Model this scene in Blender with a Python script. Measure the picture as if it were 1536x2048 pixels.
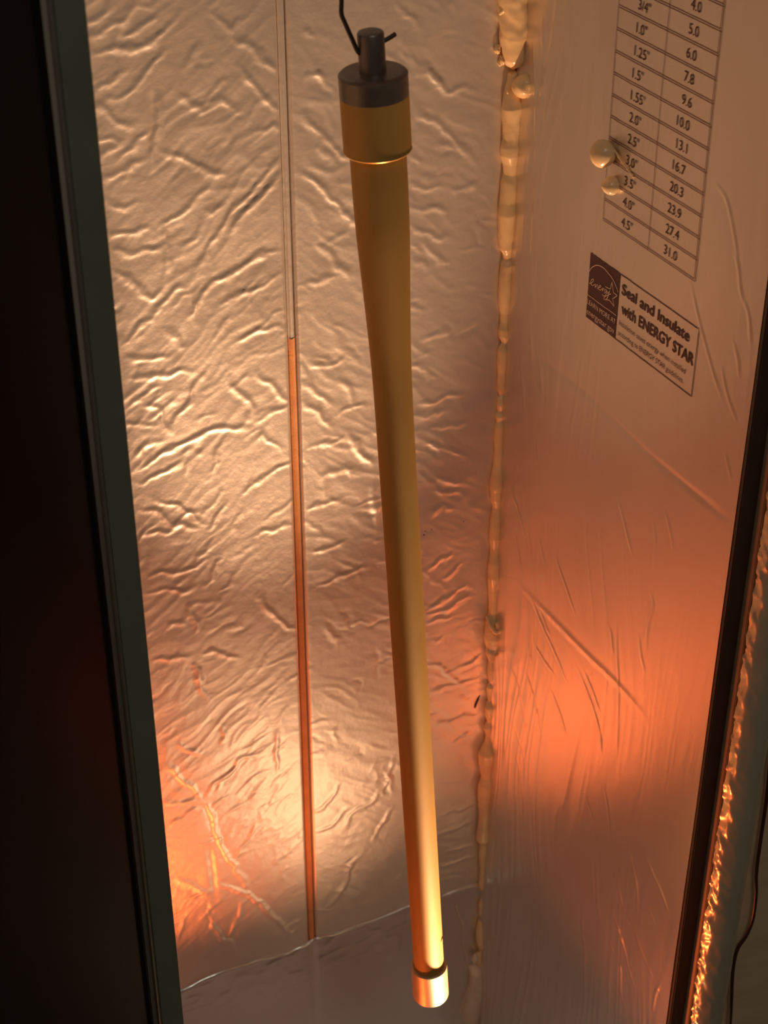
import bpy, bmesh, math, random
import numpy as np
from mathutils import Vector, Matrix

for o in list(bpy.data.objects):
    bpy.data.objects.remove(o)
scene = bpy.context.scene
C = scene.collection
rng = np.random.default_rng(7)
random.seed(7)

# ------------------------------------------------------------------ camera
F_PX, CX, CY = 3411.0, 768.0, 1024.0          # focal length / centre for a 1536 x 2048 frame
PITCH, YAW, CZ = math.radians(33.4), math.radians(26.3), 1.5
FWD = np.array([math.sin(YAW) * math.cos(PITCH), math.cos(YAW) * math.cos(PITCH), -math.sin(PITCH)])
RGT = np.array([math.cos(YAW), -math.sin(YAW), 0.0])
UPV = np.cross(RGT, FWD)
cam_data = bpy.data.cameras.new('camera')
cam = bpy.data.objects.new('camera', cam_data)
C.objects.link(cam)
cam.matrix_world = Matrix(((RGT[0], UPV[0], -FWD[0], 0), (RGT[1], UPV[1], -FWD[1], 0),
                           (RGT[2], UPV[2], -FWD[2], CZ), (0, 0, 0, 1)))
cam_data.sensor_fit = 'VERTICAL'
cam_data.sensor_height = 36.0
cam_data.sensor_width = 27.0
cam_data.lens = F_PX / 2048.0 * 36.0
cam_data.clip_start = 0.02
cam_data.dof.use_dof = True
cam_data.dof.focus_distance = 1.12
cam_data.dof.aperture_fstop = 15.0
scene.camera = cam

# ------------------------------------------------------------------ world, exposure
world = bpy.data.worlds.new('dim_room')
scene.world = world
world.use_nodes = True
bg = world.node_tree.nodes['Background']
bg.inputs['Color'].default_value = (1.0, 0.80, 0.56, 1)
bg.inputs['Strength'].default_value = 0.06
vs = scene.view_settings
vs.view_transform = 'Standard'
vs.look = 'None'
vs.gamma = 1.0
vs.exposure = 0.0
vs.use_curve_mapping = False
scene.cycles.max_bounces = 14
scene.cycles.glossy_bounces = 10
scene.cycles.diffuse_bounces = 6

# lamps of the cabinet (built at the end): positions and powers
LAMP_A, LAMP_B = (0.515, 0.728, CZ - 1.27), (0.290, 0.760, CZ - 1.32)
BEAM_A, SPILL_A, BULB_A = 50.0, 1.1, 9.0
BEAM_B, BULB_B = 3.4, 4.0
ROOM_LIGHT = 3.8

# ------------------------------------------------------------------ place
XL, XR, YF, YB = 0.205, 0.596, 0.705, 1.0      # inner faces of the lined cabinet, camera at x = y = 0
ZF, ZT = 0.06, 1.62                            # inner floor and ceiling heights
XS = 0.4215                                    # joint between the two rear boards
Z_TAPE = CZ - 1.181


def ray(x, y):
    return FWD * F_PX + RGT * (x - CX) - UPV * (y - CY)


def on_back(x, y, Y=YB):
    r = ray(x, y)
    p = r * (Y / r[1])
    return np.array([p[0], p[1], p[2] + CZ])


def on_right(x, y, X=XR):
    r = ray(x, y)
    p = r * (X / r[0])
    return np.array([p[0], p[1], p[2] + CZ])


def depth_of(p):
    return float((np.array(p) - np.array([0, 0, CZ])) @ FWD)


# ------------------------------------------------------------------ materials
def new_mat(name):
    m = bpy.data.materials.new(name)
    m.use_nodes = True
    nt = m.node_tree
    return m, nt, nt.nodes['Principled BSDF']


def simple(name, col, rough=0.5, metal=0.0, var=0.0, vscale=60, bump=0.0, bscale=400, coat=0.0, stretch=None, sss=0.0):
    m, nt, b = new_mat(name)
    b.inputs['Base Color'].default_value = (*col, 1)
    b.inputs['Roughness'].default_value = rough
    b.inputs['Metallic'].default_value = metal
    if coat:
        b.inputs['Coat Weight'].default_value = coat
        b.inputs['Coat Roughness'].default_value = 0.15
    if sss:
        b.inputs['Subsurface Weight'].default_value = sss
        b.inputs['Subsurface Radius'].default_value = (1.0, 0.5, 0.2)
        b.inputs['Subsurface Scale'].default_value = 0.004
    tc = nt.nodes.new('ShaderNodeTexCoord')
    src = tc.outputs['Object']
    if stretch:
        mp = nt.nodes.new('ShaderNodeMapping')
        mp.inputs['Scale'].default_value = stretch
        nt.links.new(src, mp.inputs['Vector'])
        src = mp.outputs['Vector']
    if var:
        n = nt.nodes.new('ShaderNodeTexNoise')
        n.inputs['Scale'].default_value = vscale
        n.inputs['Detail'].default_value = 5
        nt.links.new(src, n.inputs['Vector'])
        r = nt.nodes.new('ShaderNodeValToRGB')
        r.color_ramp.elements[0].position = 0.3
        r.color_ramp.elements[1].position = 0.7
        r.color_ramp.elements[0].color = (*[c * (1 - var) for c in col], 1)
        r.color_ramp.elements[1].color = (*[min(1, c * (1 + var)) for c in col], 1)
        nt.links.new(n.outputs['Fac'], r.inputs['Fac'])
        nt.links.new(r.outputs['Color'], b.inputs['Base Color'])
    if bump:
        n = nt.nodes.new('ShaderNodeTexNoise')
        n.inputs['Scale'].default_value = bscale
        n.inputs['Detail'].default_value = 3
        nt.links.new(src, n.inputs['Vector'])
        bp = nt.nodes.new('ShaderNodeBump')
        bp.inputs['Strength'].default_value = 0.6
        bp.inputs['Distance'].default_value = bump
        nt.links.new(n.outputs['Fac'], bp.inputs['Height'])
        nt.links.new(bp.outputs['Normal'], b.inputs['Normal'])
    return m


M = {}
M['foil_rear'] = simple('foil_facing_crinkled', (0.82, 0.77, 0.70), 0.43, 0.67, 0.05, 14, 0.0004, 160)
M['foil_side'] = simple('foil_facing_smooth', (0.80, 0.72, 0.66), 0.32, 0.88, 0.04, 10, 0.00025, 120, stretch=(1, 1, 0.25))
M['foil_tape'] = simple('foil_tape_smooth', (0.80, 0.77, 0.72), 0.26, 0.75, 0.05, 12, 0.0002, 140)
M['foil_crumpled'] = simple('foil_tape_crumpled', (0.85, 0.74, 0.52), 0.28, 0.50, 0.05, 30, 0.0003, 120)
M['foil_dull'] = simple('dull_foil_board', (0.85, 0.65, 0.40), 0.42, 0.20, 0.10, 20, 0.0003, 60, stretch=(1, 1, 4))
M['foam'] = simple('exposed_foam_core', (0.95, 0.42, 0.16), 0.7, 0.0, 0.12, 80, 0.0004, 500)
M['caulk'] = simple('tan_sealant', (0.90, 0.66, 0.36), 0.24, 0.0, 0.10, 70, 0.0003, 220, sss=0.12)
M['caulk_pale'] = simple('pale_sealant', (0.85, 0.72, 0.54), 0.30, 0.0, 0.12, 70, 0.0003, 220, sss=0.25)
M['ink'] = simple('dark_ink', (0.075, 0.020, 0.022), 0.5)
M['ink_line'] = simple('table_ink', (0.20, 0.075, 0.065), 0.5)
M['bare'] = simple('unprinted_foil', (0.80, 0.66, 0.58), 0.4, 0.7)
M['amber'] = simple('amber_coated_steel', (0.50, 0.295, 0.075), 0.66, 0.18, 0.04, 30)
M['amber'].node_tree.nodes['Principled BSDF'].inputs['Specular IOR Level'].default_value = 0.25
M['amber_rim'] = simple('amber_rim', (0.85, 0.55, 0.18), 0.3, 0.7)
M['bare_steel'] = simple('dark_bare_steel', (0.20, 0.17, 0.15), 0.38, 0.7, 0.15, 90)
M['collar'] = simple('pale_gold_steel', (0.55, 0.42, 0.26), 0.46, 0.5, 0.10, 120)
M['wire'] = simple('blackened_wire', (0.05, 0.035, 0.03), 0.45, 0.4)
M['black_paint'] = simple('black_paint', (0.0035, 0.003, 0.0035), 0.55, 0.0, 0.1, 30)
M['black_paint'].node_tree.nodes['Principled BSDF'].inputs['Specular IOR Level'].default_value = 0.22
M['green_paint'] = simple('dark_green_grey_paint', (0.17, 0.18, 0.125), 0.6, 0.0, 0.08, 30)
M['brown_paint'] = simple('dark_brown_paint', (0.060, 0.036, 0.022), 0.55, 0.0, 0.08, 30)
M['lip'] = simple('pale_lip', (0.80, 0.60, 0.42), 0.5, 0.1, 0.1, 40)  # even base colour, much paler than the front edge beside it
M['edge'] = simple('edge_highlight', (0.14, 0.10, 0.07), 0.5, 0.2, 0.1, 40)  # light caught on the rounded bend, put into a colour lighter than the door
M['cable'] = simple('dark_red_cable', (0.07, 0.018, 0.012), 0.35, 0.0)
M['steel'] = simple('galvanised_steel', (0.35, 0.33, 0.31), 0.5, 0.8, 0.1, 20)
M['concrete'] = simple('concrete', (0.12, 0.11, 0.10), 0.9, 0.0, 0.2, 8)
M['pale_floor'] = simple('pale_grey_board', (0.82, 0.84, 0.86), 0.5, 0.0, 0.08, 20)
M['white_enamel'] = simple('white_enamel', (0.75, 0.72, 0.68), 0.4)


def emit(name, col, strength):
    m = bpy.data.materials.new(name)
    m.use_nodes = True
    nt = m.node_tree
    b = nt.nodes['Principled BSDF']
    b.inputs['Base Color'].default_value = (*col, 1)
    b.inputs['Emission Color'].default_value = (*col, 1)
    b.inputs['Emission Strength'].default_value = strength
    return m


# ------------------------------------------------------------------ object helpers
def link(name, me, mat=None, parent=None, smooth=True):
    o = bpy.data.objects.new(name, me)
    C.objects.link(o)
    if mat is not None:
        me.materials.append(mat)
    if smooth:
        for p in me.polygons:
            p.use_smooth = True
    if parent is not None:
        o.parent = parent
    return o


def mesh(name, verts, faces, mat, parent=None, smooth=True):
    me = bpy.data.meshes.new(name)
    me.from_pydata([tuple(map(float, v)) for v in verts], [], faces)
    me.update()
    return link(name, me, mat, parent, smooth)


def grid_mesh(name, P, mat, parent=None, flip=False):
    """P: (nv, nu, 3) array of points."""
    nv, nu = P.shape[:2]
    idx = np.arange(nv * nu).reshape(nv, nu)
    a, b, c, d = idx[:-1, :-1], idx[:-1, 1:], idx[1:, 1:], idx[1:, :-1]
    q = np.stack([a, b, c, d] if not flip else [a, d, c, b], -1).reshape(-1, 4)
    me = bpy.data.meshes.new(name)
    me.vertices.add(nv * nu)
    me.vertices.foreach_set('co', P.reshape(-1).astype(np.float32))
    me.loops.add(q.size)
    me.loops.foreach_set('vertex_index', q.reshape(-1).astype(np.int32))
    me.polygons.add(len(q))
    me.polygons.foreach_set('loop_start', np.arange(0, q.size, 4, dtype=np.int32))
    me.polygons.foreach_set('use_smooth', np.ones(len(q), dtype=bool))
    me.update(calc_edges=True)
    me.validate()
    return link(name, me, mat, parent, smooth=False)


def box(name, lo, hi, mat, parent=None, bevel=0.0):
    bm = bmesh.new()
    bmesh.ops.create_cube(bm, size=1.0)
    for v in bm.verts:
        v.co = Vector([lo[i] + (v.co[i] + 0.5) * (hi[i] - lo[i]) for i in range(3)])
    if bevel:
        bmesh.ops.bevel(bm, geom=bm.edges[:], offset=bevel, segments=2, affect='EDGES')
    me = bpy.data.meshes.new(name)
    bm.to_mesh(me)
    bm.free()
    return link(name, me, mat, parent, smooth=False)


def prism(name, poly, z0, z1, mat, parent=None, bevel=0.0):
    """vertical prism over an xy polygon"""
    bm = bmesh.new()
    vs_ = [bm.verts.new((x, y, z0)) for x, y in poly]
    f = bm.faces.new(vs_)
    r = bmesh.ops.extrude_face_region(bm, geom=[f])
    for g in r['geom']:
        if isinstance(g, bmesh.types.BMVert):
            g.co.z = z1
    bmesh.ops.recalc_face_normals(bm, faces=bm.faces[:])
    if bevel:
        bmesh.ops.bevel(bm, geom=bm.edges[:], offset=bevel, segments=3, affect='EDGES')
    me = bpy.data.meshes.new(name)
    bm.to_mesh(me)
    bm.free()
    return link(name, me, mat, parent, smooth=False)


def frame_for(axis):
    axis = Vector(axis).normalized()
    h = Vector((0, 0, 1)) if abs(axis.z) < 0.9 else Vector((1, 0, 0))
    u = axis.cross(h).normalized()
    return axis, u, axis.cross(u)


def lathe(name, p0, axis, prof, mat, parent=None, seg=64, smooth_angle=35):
    """prof: list of (distance along axis, radius)"""
    ax, u, w = frame_for(axis)
    p0 = Vector(p0)
    verts, faces = [], []
    for d, r in prof:
        for k in range(seg):
            a = 2 * math.pi * k / seg
            verts.append(p0 + ax * d + (u * math.cos(a) + w * math.sin(a)) * max(r, 1e-5))
    for i in range(len(prof) - 1):
        for k in range(seg):
            k2 = (k + 1) % seg
            faces.append((i * seg + k, i * seg + k2, (i + 1) * seg + k2, (i + 1) * seg + k))
    o = mesh(name, verts, faces, mat, parent)
    bm = bmesh.new()
    bm.from_mesh(o.data)
    bmesh.ops.recalc_face_normals(bm, faces=bm.faces[:])
    bm.to_mesh(o.data)
    bm.free()
    for p in o.data.polygons:
        p.use_smooth = True
    try:
        o.data.set_sharp_from_angle(angle=math.radians(smooth_angle))
    except Exception:
        pass
    return o


def spline(pts, n=8):
    pts = [np.array(p, float) for p in pts]
    if len(pts) == 2:
        return [pts[0] + (pts[1] - pts[0]) * t for t in np.linspace(0, 1, n + 1)]
    ext = [2 * pts[0] - pts[1]] + pts + [2 * pts[-1] - pts[-2]]
    out = []
    for i in range(1, len(ext) - 2):
        a, b, c, d = ext[i - 1], ext[i], ext[i + 1], ext[i + 2]
        for t in np.linspace(0, 1, n, endpoint=False):
            out.append(0.5 * ((2 * b) + (c - a) * t + (2 * a - 5 * b + 4 * c - d) * t * t + (3 * b - a - 3 * c + d) * t ** 3))
    out.append(pts[-1])
    return out


def tube(name, pts, rad, mat, parent=None, seg=12, n=8, smooth_path=True):
    path = spline(pts, n) if smooth_path else [np.array(p, float) for p in pts]
    rads = rad if hasattr(rad, '__len__') else None
    verts, faces = [], []
    ref = None
    for i, p in enumerate(path):
        t = path[min(i + 1, len(path) - 1)] - path[max(i - 1, 0)]
        t = Vector(t).normalized()
        if ref is None:
            _, ref, _w = frame_for(t)
        ref = (ref - t * ref.dot(t)).normalized()
        w = t.cross(ref)
        r = rad if rads is None else float(np.interp(i / (len(path) - 1), np.linspace(0, 1, len(rads)), rads))
        for k in range(seg):
            a = 2 * math.pi * k / seg
            verts.append(Vector(p) + (ref * math.cos(a) + w * math.sin(a)) * r)
    for i in range(len(path) - 1):
        for k in range(seg):
            k2 = (k + 1) % seg
            faces.append((i * seg + k, (i + 1) * seg + k, (i + 1) * seg + k2, i * seg + k2))
    faces.append(tuple(range(seg)))
    faces.append(tuple(reversed([(len(path) - 1) * seg + k for k in range(seg)])))
    return mesh(name, verts, faces, mat, parent)


def empty(name, loc):
    o = bpy.data.objects.new(name, None)
    C.objects.link(o)
    o.empty_display_size = 0.05
    o.location = loc
    return o


def adopt(root):
    """children were built in world space: keep them there"""
    bpy.context.view_layer.update()
    for ch in root.children:
        ch.matrix_parent_inverse = root.matrix_world.inverted()


def tag(o, label, cat, group=None):
    o['label'] = label
    o['category'] = cat
    if group:
        o['group'] = group
    return o


def structure(o, label=None):
    o['kind'] = 'structure'
    if label:
        o['label'] = label
    return o


# ------------------------------------------------------------------ relief fields for the foil facings
def vnoise(u, v, s):
    r = np.random.default_rng(s)
    T = r.random((256, 256))
    iu, iv = np.floor(u).astype(int), np.floor(v).astype(int)
    fu, fv = u - iu, v - iv
    fu, fv = fu * fu * (3 - 2 * fu), fv * fv * (3 - 2 * fv)
    g = lambda a, b: T[a % 256, b % 256]
    return (g(iu, iv) * (1 - fu) + g(iu + 1, iv) * fu) * (1 - fv) + (g(iu, iv + 1) * (1 - fu) + g(iu + 1, iv + 1) * fu) * fv


class Relief:
    """height map over a wall, in metres; u along the wall, v up"""
    def __init__(self, u0, u1, v0, v1, step):
        self.nu, self.nv = int(round((u1 - u0) / step)) + 1, int(round((v1 - v0) / step)) + 1
        self.u, self.v = np.linspace(u0, u1, self.nu), np.linspace(v0, v1, self.nv)
        self.U, self.V = np.meshgrid(self.u, self.v)
        self.H = np.zeros((self.nv, self.nu))
        f = lambda k, s_: vnoise(self.U * k, self.V * k, s_) - 0.5
        self.WU = self.U + 0.0042 * f(110, 3) + 0.0016 * f(320, 4)
        self.WV = self.V + 0.0042 * f(110, 5) + 0.0016 * f(320, 6)

    def crease(self, pts, amp, w, taper=True, skirt=0.35, wob=0.0):
        P = np.array(spline(pts, 5))
        if wob:
            L = np.linspace(0, 6, len(P))
            P = P + wob * np.stack([np.sin(L * 1.7 + rng.random() * 6), np.sin(L * 2.3 + rng.random() * 6)], 1)
        pad = 5 * w
        i0, i1 = np.searchsorted(self.u, [P[:, 0].min() - pad, P[:, 0].max() + pad])
        j0, j1 = np.searchsorted(self.v, [P[:, 1].min() - pad, P[:, 1].max() + pad])
        if i1 <= i0 or j1 <= j0:
            return
        U, V = (self.WU if wob else self.U)[j0:j1, i0:i1], (self.WV if wob else self.V)[j0:j1, i0:i1]
        best, tt = np.full(U.shape, 1e9), np.zeros(U.shape)
        n = len(P) - 1
        for k in range(n):
            a, b = P[k], P[k + 1]
            d = b - a
            L2 = max(d @ d, 1e-12)
            t = np.clip(((U - a[0]) * d[0] + (V - a[1]) * d[1]) / L2, 0, 1)
            q = (U - a[0] - t * d[0]) ** 2 + (V - a[1] - t * d[1]) ** 2
            m = q < best
            best[m] = q[m]
            tt[m] = ((k + t) / n)[m]
        tp = np.clip(np.minimum(tt, 1 - tt) * 4, 0.0, 1) ** 0.7 if taper else 1.0
        self.H[j0:j1, i0:i1] += amp * tp * (np.exp(-best / w ** 2) - skirt * np.exp(-best / (2.4 * w) ** 2))

    def at(self, u, v):
        fu = np.clip((np.asarray(u) - self.u[0]) / (self.u[1] - self.u[0]), 0, self.nu - 1.001)
        fv = np.clip((np.asarray(v) - self.v[0]) / (self.v[1] - self.v[0]), 0, self.nv - 1.001)
        i, j = fu.astype(int), fv.astype(int)
        a, b = fu - i, fv - j
        H = self.H
        return (H[j, i] * (1 - a) + H[j, i + 1] * a) * (1 - b) + (H[j + 1, i] * (1 - a) + H[j + 1, i + 1] * a) * b


def conv(ox, oy, s, lst):
    return [[(ox + x / s, oy + y / s) for x, y in ln] for ln in lst]


# creases read off the rear boards (picture points; each is turned into a point on the wall)
A = conv(160, 0, 2.844, [
    [(20, 130), (120, 80), (200, 20)], [(20, 210), (150, 170), (250, 100), (330, 20)],
    [(40, 295), (200, 280), (350, 270), (450, 200), (600, 50)], [(230, 225), (330, 160), (450, 40)],
    [(70, 545), (170, 480), (290, 370)], [(130, 590), (280, 530), (380, 400), (440, 310), (480, 260)],
    [(60, 600), (150, 650), (240, 705), (340, 715)], [(85, 800), (180, 800), (270, 800)],
    [(100, 920), (160, 860), (250, 830)], [(200, 940), (280, 850), (380, 770), (400, 720)],
    [(100, 1010), (230, 990), (300, 930), (380, 890)], [(440, 500), (450, 640), (415, 850), (405, 980)],
    [(140, 1130), (240, 1180), (330, 1150)], [(880, 370), (960, 460), (1060, 560), (1165, 675)],
    [(840, 180), (960, 270), (1060, 350), (1150, 410)], [(560, 540), (620, 600), (730, 640)],
    [(450, 860), (600, 920), (740, 990), (850, 990)],
    [(1170, 840), (1080, 950), (980, 1080), (890, 1190), (800, 1280), (720, 1440), (640, 1620)],
    [(1170, 960), (1040, 1110), (920, 1230), (820, 1350)], [(1165, 700), (1080, 730), (990, 760)],
    [(1160, 1420), (1000, 1460), (880, 1540), (760, 1620), (650, 1760), (600, 1820)],
    [(1170, 1560), (1010, 1630), (880, 1690), (760, 1740)], [(640, 1620), (540, 1660), (430, 1770), (320, 1880), (230, 1960)],
    [(160, 1520), (280, 1590), (400, 1690), (480, 1640)], [(490, 1230), (500, 1380), (490, 1500), (490, 1640)],
    [(440, 1270), (540, 1240), (640, 1130), (740, 1060)], [(150, 1340), (300, 1330), (420, 1280)],
    [(170, 1440), (330, 1430), (480, 1400)], [(520, 1780), (580, 1700), (650, 1650)],
    [(860, 1780), (800, 1850), (760, 1940)], [(1190, 1860), (1000, 1880), (880, 1950)], [(480, 1850), (560, 1950), (600, 1985)],
    [(700, 240), (640, 330), (600, 420)], [(900, 620), (800, 560), (720, 620)], [(930, 100), (860, 160), (760, 60)],
    [(560, 1420), (640, 1350), (700, 1240)], [(690, 1200), (760, 1190), (820, 1150)]])
A += conv(200, 700, 2.743, [
    [(120, 50), (260, 40), (400, 20)], [(130, 160), (280, 150), (420, 120), (520, 110)],
    [(590, 80), (540, 170), (500, 260), (440, 340), (390, 450)], [(230, 240), (320, 350), (400, 470)],
    [(690, 140), (770, 240), (840, 320), (800, 410)], [(850, 120), (950, 200), (1050, 300)],
    [(1050, 310), (950, 340), (840, 400)], [(180, 590), (260, 520), (350, 510)],
    [(190, 670), (300, 600), (400, 540), (540, 470), (700, 430), (840, 430)], [(190, 730), (320, 690), (440, 620), (490, 560)],
    [(480, 700), (490, 600), (480, 520)], [(590, 720), (640, 580), (680, 460)], [(1060, 620), (960, 660), (850, 730), (780, 790)],
    [(290, 810), (400, 850), (500, 910), (580, 970)], [(200, 860), (320, 900), (430, 960), (560, 970)],
    [(590, 1000), (640, 920), (690, 820)], [(220, 1010), (350, 1000), (470, 950)], [(510, 1170), (560, 1120), (630, 1030)],
    [(250, 1240), (380, 1220), (500, 1200), (600, 1130)], [(570, 1300), (630, 1200), (660, 1140)],
    [(250, 1340), (350, 1320), (470, 1330), (540, 1290)], [(500, 1390), (520, 1500), (530, 1560)],
    [(510, 1700), (530, 1750), (560, 1830)], [(370, 1500), (480, 1500)], [(290, 1700), (500, 1680)],
    [(560, 1650), (660, 1660), (760, 1700)], [(860, 1330), (920, 1420), (1000, 1500), (1080, 1540)],
    [(1060, 960), (940, 980), (850, 1010)], [(150, 310), (230, 250), (330, 190)], [(860, 500), (900, 470), (1000, 560)]])
A += conv(300, 1300, 2.738, [
    [(290, 820), (330, 900), (360, 1030), (420, 1110), (560, 1330)], [(285, 820), (240, 760), (160, 700), (90, 610)],
    [(300, 810), (350, 730), (430, 680), (500, 600), (650, 540)], [(360, 780), (400, 700), (480, 640)],
    [(80, 830), (180, 828), (280, 825)], [(240, 90), (260, 160), (310, 270)],
    [(300, 1360), (340, 1470), (370, 1540), (450, 1610), (480, 1690)], [(370, 1285), (480, 1310), (600, 1390), (720, 1500), (800, 1620)],
    [(130, 1260), (230, 1290), (320, 1340)], [(530, 1350), (480, 1450), (460, 1550)], [(700, 430), (690, 560), (700, 680)],
    [(160, 500), (240, 560), (300, 560)], [(100, 980), (200, 900), (270, 860)], [(450, 1160), (540, 1040), (580, 950)],
    [(370, 390), (400, 460), (380, 520)], [(170, 1400), (240, 1340), (330, 1320)]])
LEFT_CREASES = A
B = conv(160, 0, 2.844, [
    [(1240, 650), (1300, 690), (1380, 780), (1450, 860), (1520, 890), (1620, 960)], [(1270, 970), (1340, 1040), (1420, 1110), (1530, 1230), (1600, 1300)],
    [(1350, 780), (1400, 880), (1440, 930)], [(1340, 1360), (1420, 1450), (1530, 1590)], [(1320, 390), (1400, 480), (1460, 520)],
    [(1270, 1620), (1380, 1600), (1460, 1560)], [(1250, 170), (1290, 180), (1340, 230)], [(1260, 430), (1320, 420), (1400, 440)]])
B += conv(200, 700, 2.743, [
    [(1090, 150), (1180, 230), (1280, 320)], [(1110, 280), (1200, 350), (1290, 440)], [(1330, 440), (1400, 530), (1500, 640)],
    [(1290, 360), (1370, 320), (1480, 300)], [(1130, 540), (1270, 510), (1330, 480)], [(1120, 880), (1200, 840), (1330, 820)],
    [(1490, 760), (1510, 900), (1530, 1000)], [(1230, 1520), (1320, 1620)], [(1160, 1100), (1280, 1080), (1360, 1050)],
    [(1130, 60), (1250, 80), (1350, 40)], [(1200, 700), (1320, 650), (1450, 690)], [(1180, 1300), (1320, 1240), (1480, 1180)]])
B += conv(560, 0, 3.84, [
    [(1000, 520), (1150, 600), (1250, 700), (1400, 680), (1536, 740)], [(1000, 440), (1100, 540), (1200, 640), (1250, 700)],
    [(1000, 810), (1100, 880), (1220, 980), (1380, 1110), (1536, 1290)], [(1010, 1160), (1080, 1280)],
    [(850, 0), (950, 80), (1020, 150), (1080, 250)], [(1180, 1100), (1290, 1120), (1400, 1200)], [(1300, 1480), (1420, 1440), (1536, 1400)]])
B += conv(660, 280, 3.9385, [
    [(620, 500), (740, 550), (860, 530), (945, 560)], [(630, 640), (720, 720), (840, 770), (945, 760)],
    [(635, 800), (720, 890)], [(700, 780), (800, 890), (880, 950), (945, 1000)], [(635, 880), (720, 960), (760, 1010)],
    [(700, 1580), (860, 1520), (945, 1470)], [(620, 340), (720, 380), (860, 370)], [(640, 1740), (720, 1810), (830, 1880)]])
B += conv(700, 780, 3.9385, [
    [(500, 120), (650, 100), (760, 50), (930, 20)], [(510, 200), (640, 200), (780, 160)], [(600, 310), (760, 270), (930, 270)],
    [(530, 440), (720, 440), (800, 490), (940, 520)], [(530, 640), (620, 720), (740, 790), (850, 800), (940, 900)],
    [(600, 640), (720, 710), (840, 730), (940, 780)], [(600, 1000), (700, 930), (820, 930)], [(600, 1420), (720, 1340), (820, 1300)],
    [(590, 1740), (700, 1680), (820, 1590), (940, 1520)], [(600, 1770), (760, 1720), (940, 1620)], [(600, 1830), (800, 1780)],
    [(20, 350), (90, 470), (190, 600)], [(180, 700), (200, 860), (220, 1000)], [(720, 1500), (800, 1450), (900, 1360)]])
B += conv(740, 1280, 3.9385, [
    [(460, 180), (560, 230), (680, 320), (750, 350)], [(480, 400), (620, 370), (880, 290)], [(700, 220), (800, 180), (900, 90)],
    [(500, 700), (580, 640), (780, 600), (880, 560)], [(540, 1380), (700, 1330), (830, 1290)], [(540, 1530), (680, 1480), (840, 1420)],
    [(560, 1680), (700, 1640), (850, 1600)], [(90, 1230), (120, 1140), (200, 880)], [(120, 1010), (140, 1080), (200, 1210)],
    [(560, 1800), (700, 1740), (850, 1690)], [(20, 1600), (100, 1420), (190, 1300)], [(640, 850), (700, 780), (780, 700)]])
B += conv(300, 1300, 2.738, [
    [(1150, 1120), (1090, 1200), (1050, 1310), (960, 1430)], [(1290, 720), (1200, 840), (1110, 890), (1060, 980)],
    [(880, 900), (960, 840), (1050, 720)], [(900, 1000), (1000, 950), (1080, 860)]])
RIGHT_CREASES = B

rear = Relief(XL, XR, ZF, 1.30, 0.00125)
U, V = rear.U, rear.V
for k, (ang, lo) in enumerate(((0.62, 1), (-0.65, 0))):
    # crinkled grain, leaning one way on the left board and the other way on the right one
    w = np.clip((XS - U) / 0.02, 0, 1) if lo else np.clip((U - XS) / 0.02, 0, 1)
    wu = U + 0.012 * (vnoise(U * 40, V * 40, 11 + k) - .5)
    wv = V + 0.012 * (vnoise(U * 40, V * 40, 21 + k) - .5)
    a = wu * math.cos(ang) + wv * math.sin(ang)
    b = -wu * math.sin(ang) + wv * math.cos(ang)
    n = 1 - np.abs(2 * vnoise(a * 28, b * 95, 31 + k) - 1)
    n2 = 1 - np.abs(2 * vnoise(a * 60, b * 190, 41 + k) - 1)
    mask = 0.25 + 0.75 * vnoise(U * 16, V * 12, 51 + k)
    rear.H += w * mask * (0.0012 * n ** 2 + 0.00055 * n2 ** 2)
rear.H += 0.0016 * vnoise(U * 22, V * 22, 61)
for i in range(260):
    u, v = XL + rng.random() * (XR - XL), CZ - 1.2 + rng.random() * 0.95
    ang = (0.65 if u < XS else -0.55) + rng.normal() * 0.45
    L = 0.012 + 0.03 * rng.random()
    d = np.array([math.cos(ang), math.sin(ang)]) * L / 2
    mid = np.array([u, v]) + rng.normal(size=2) * 0.003
    rear.crease([np.array([u, v]) - d, mid, np.array([u, v]) + d], (0.0005 + 0.0006 * rng.random()) * rng.choice([1, 1, -1]), 0.0016 + 0.001 * rng.random(), wob=0.0003)
for ln in LEFT_CREASES + RIGHT_CREASES:
    P = [on_back(*p)[[0, 2]] for p in ln]
    L = sum(np.linalg.norm(P[i + 1] - P[i]) for i in range(len(P) - 1))
    rear.crease(P, 0.0011 + min(0.0011, L * 0.012), 0.0021 + 0.0005 * rng.random(), wob=0.0006)
for pts, amp, w in (([(418, 1688), (424, 1740), (430, 1795)], -0.0018, 0.0030), ([(412, 1800), (424, 1838), (430, 1850)], -0.0014, 0.0025),
                    ([(472, 1850), (470, 1880), (473, 1905)], -0.0014, 0.0020), ([(407, 1605), (420, 1640), (432, 1690)], -0.0014, 0.0022),
                    ([(305, 180), (303, 240), (301, 300)], -0.0018, 0.0022)):
    rear.crease([on_back(*p)[[0, 2]] for p in pts], amp, w)
rear.H *= 0.42
# the facing is stretched flat towards the bottom tape and quietens towards the corner
rear.H *= 1 - 0.5 * np.clip((Z_TAPE + 0.02 - V) / 0.03, 0, 1)
rear.H *= 0.6 + 0.4 * np.clip((XR - U) / 0.02, 0, 1)

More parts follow.
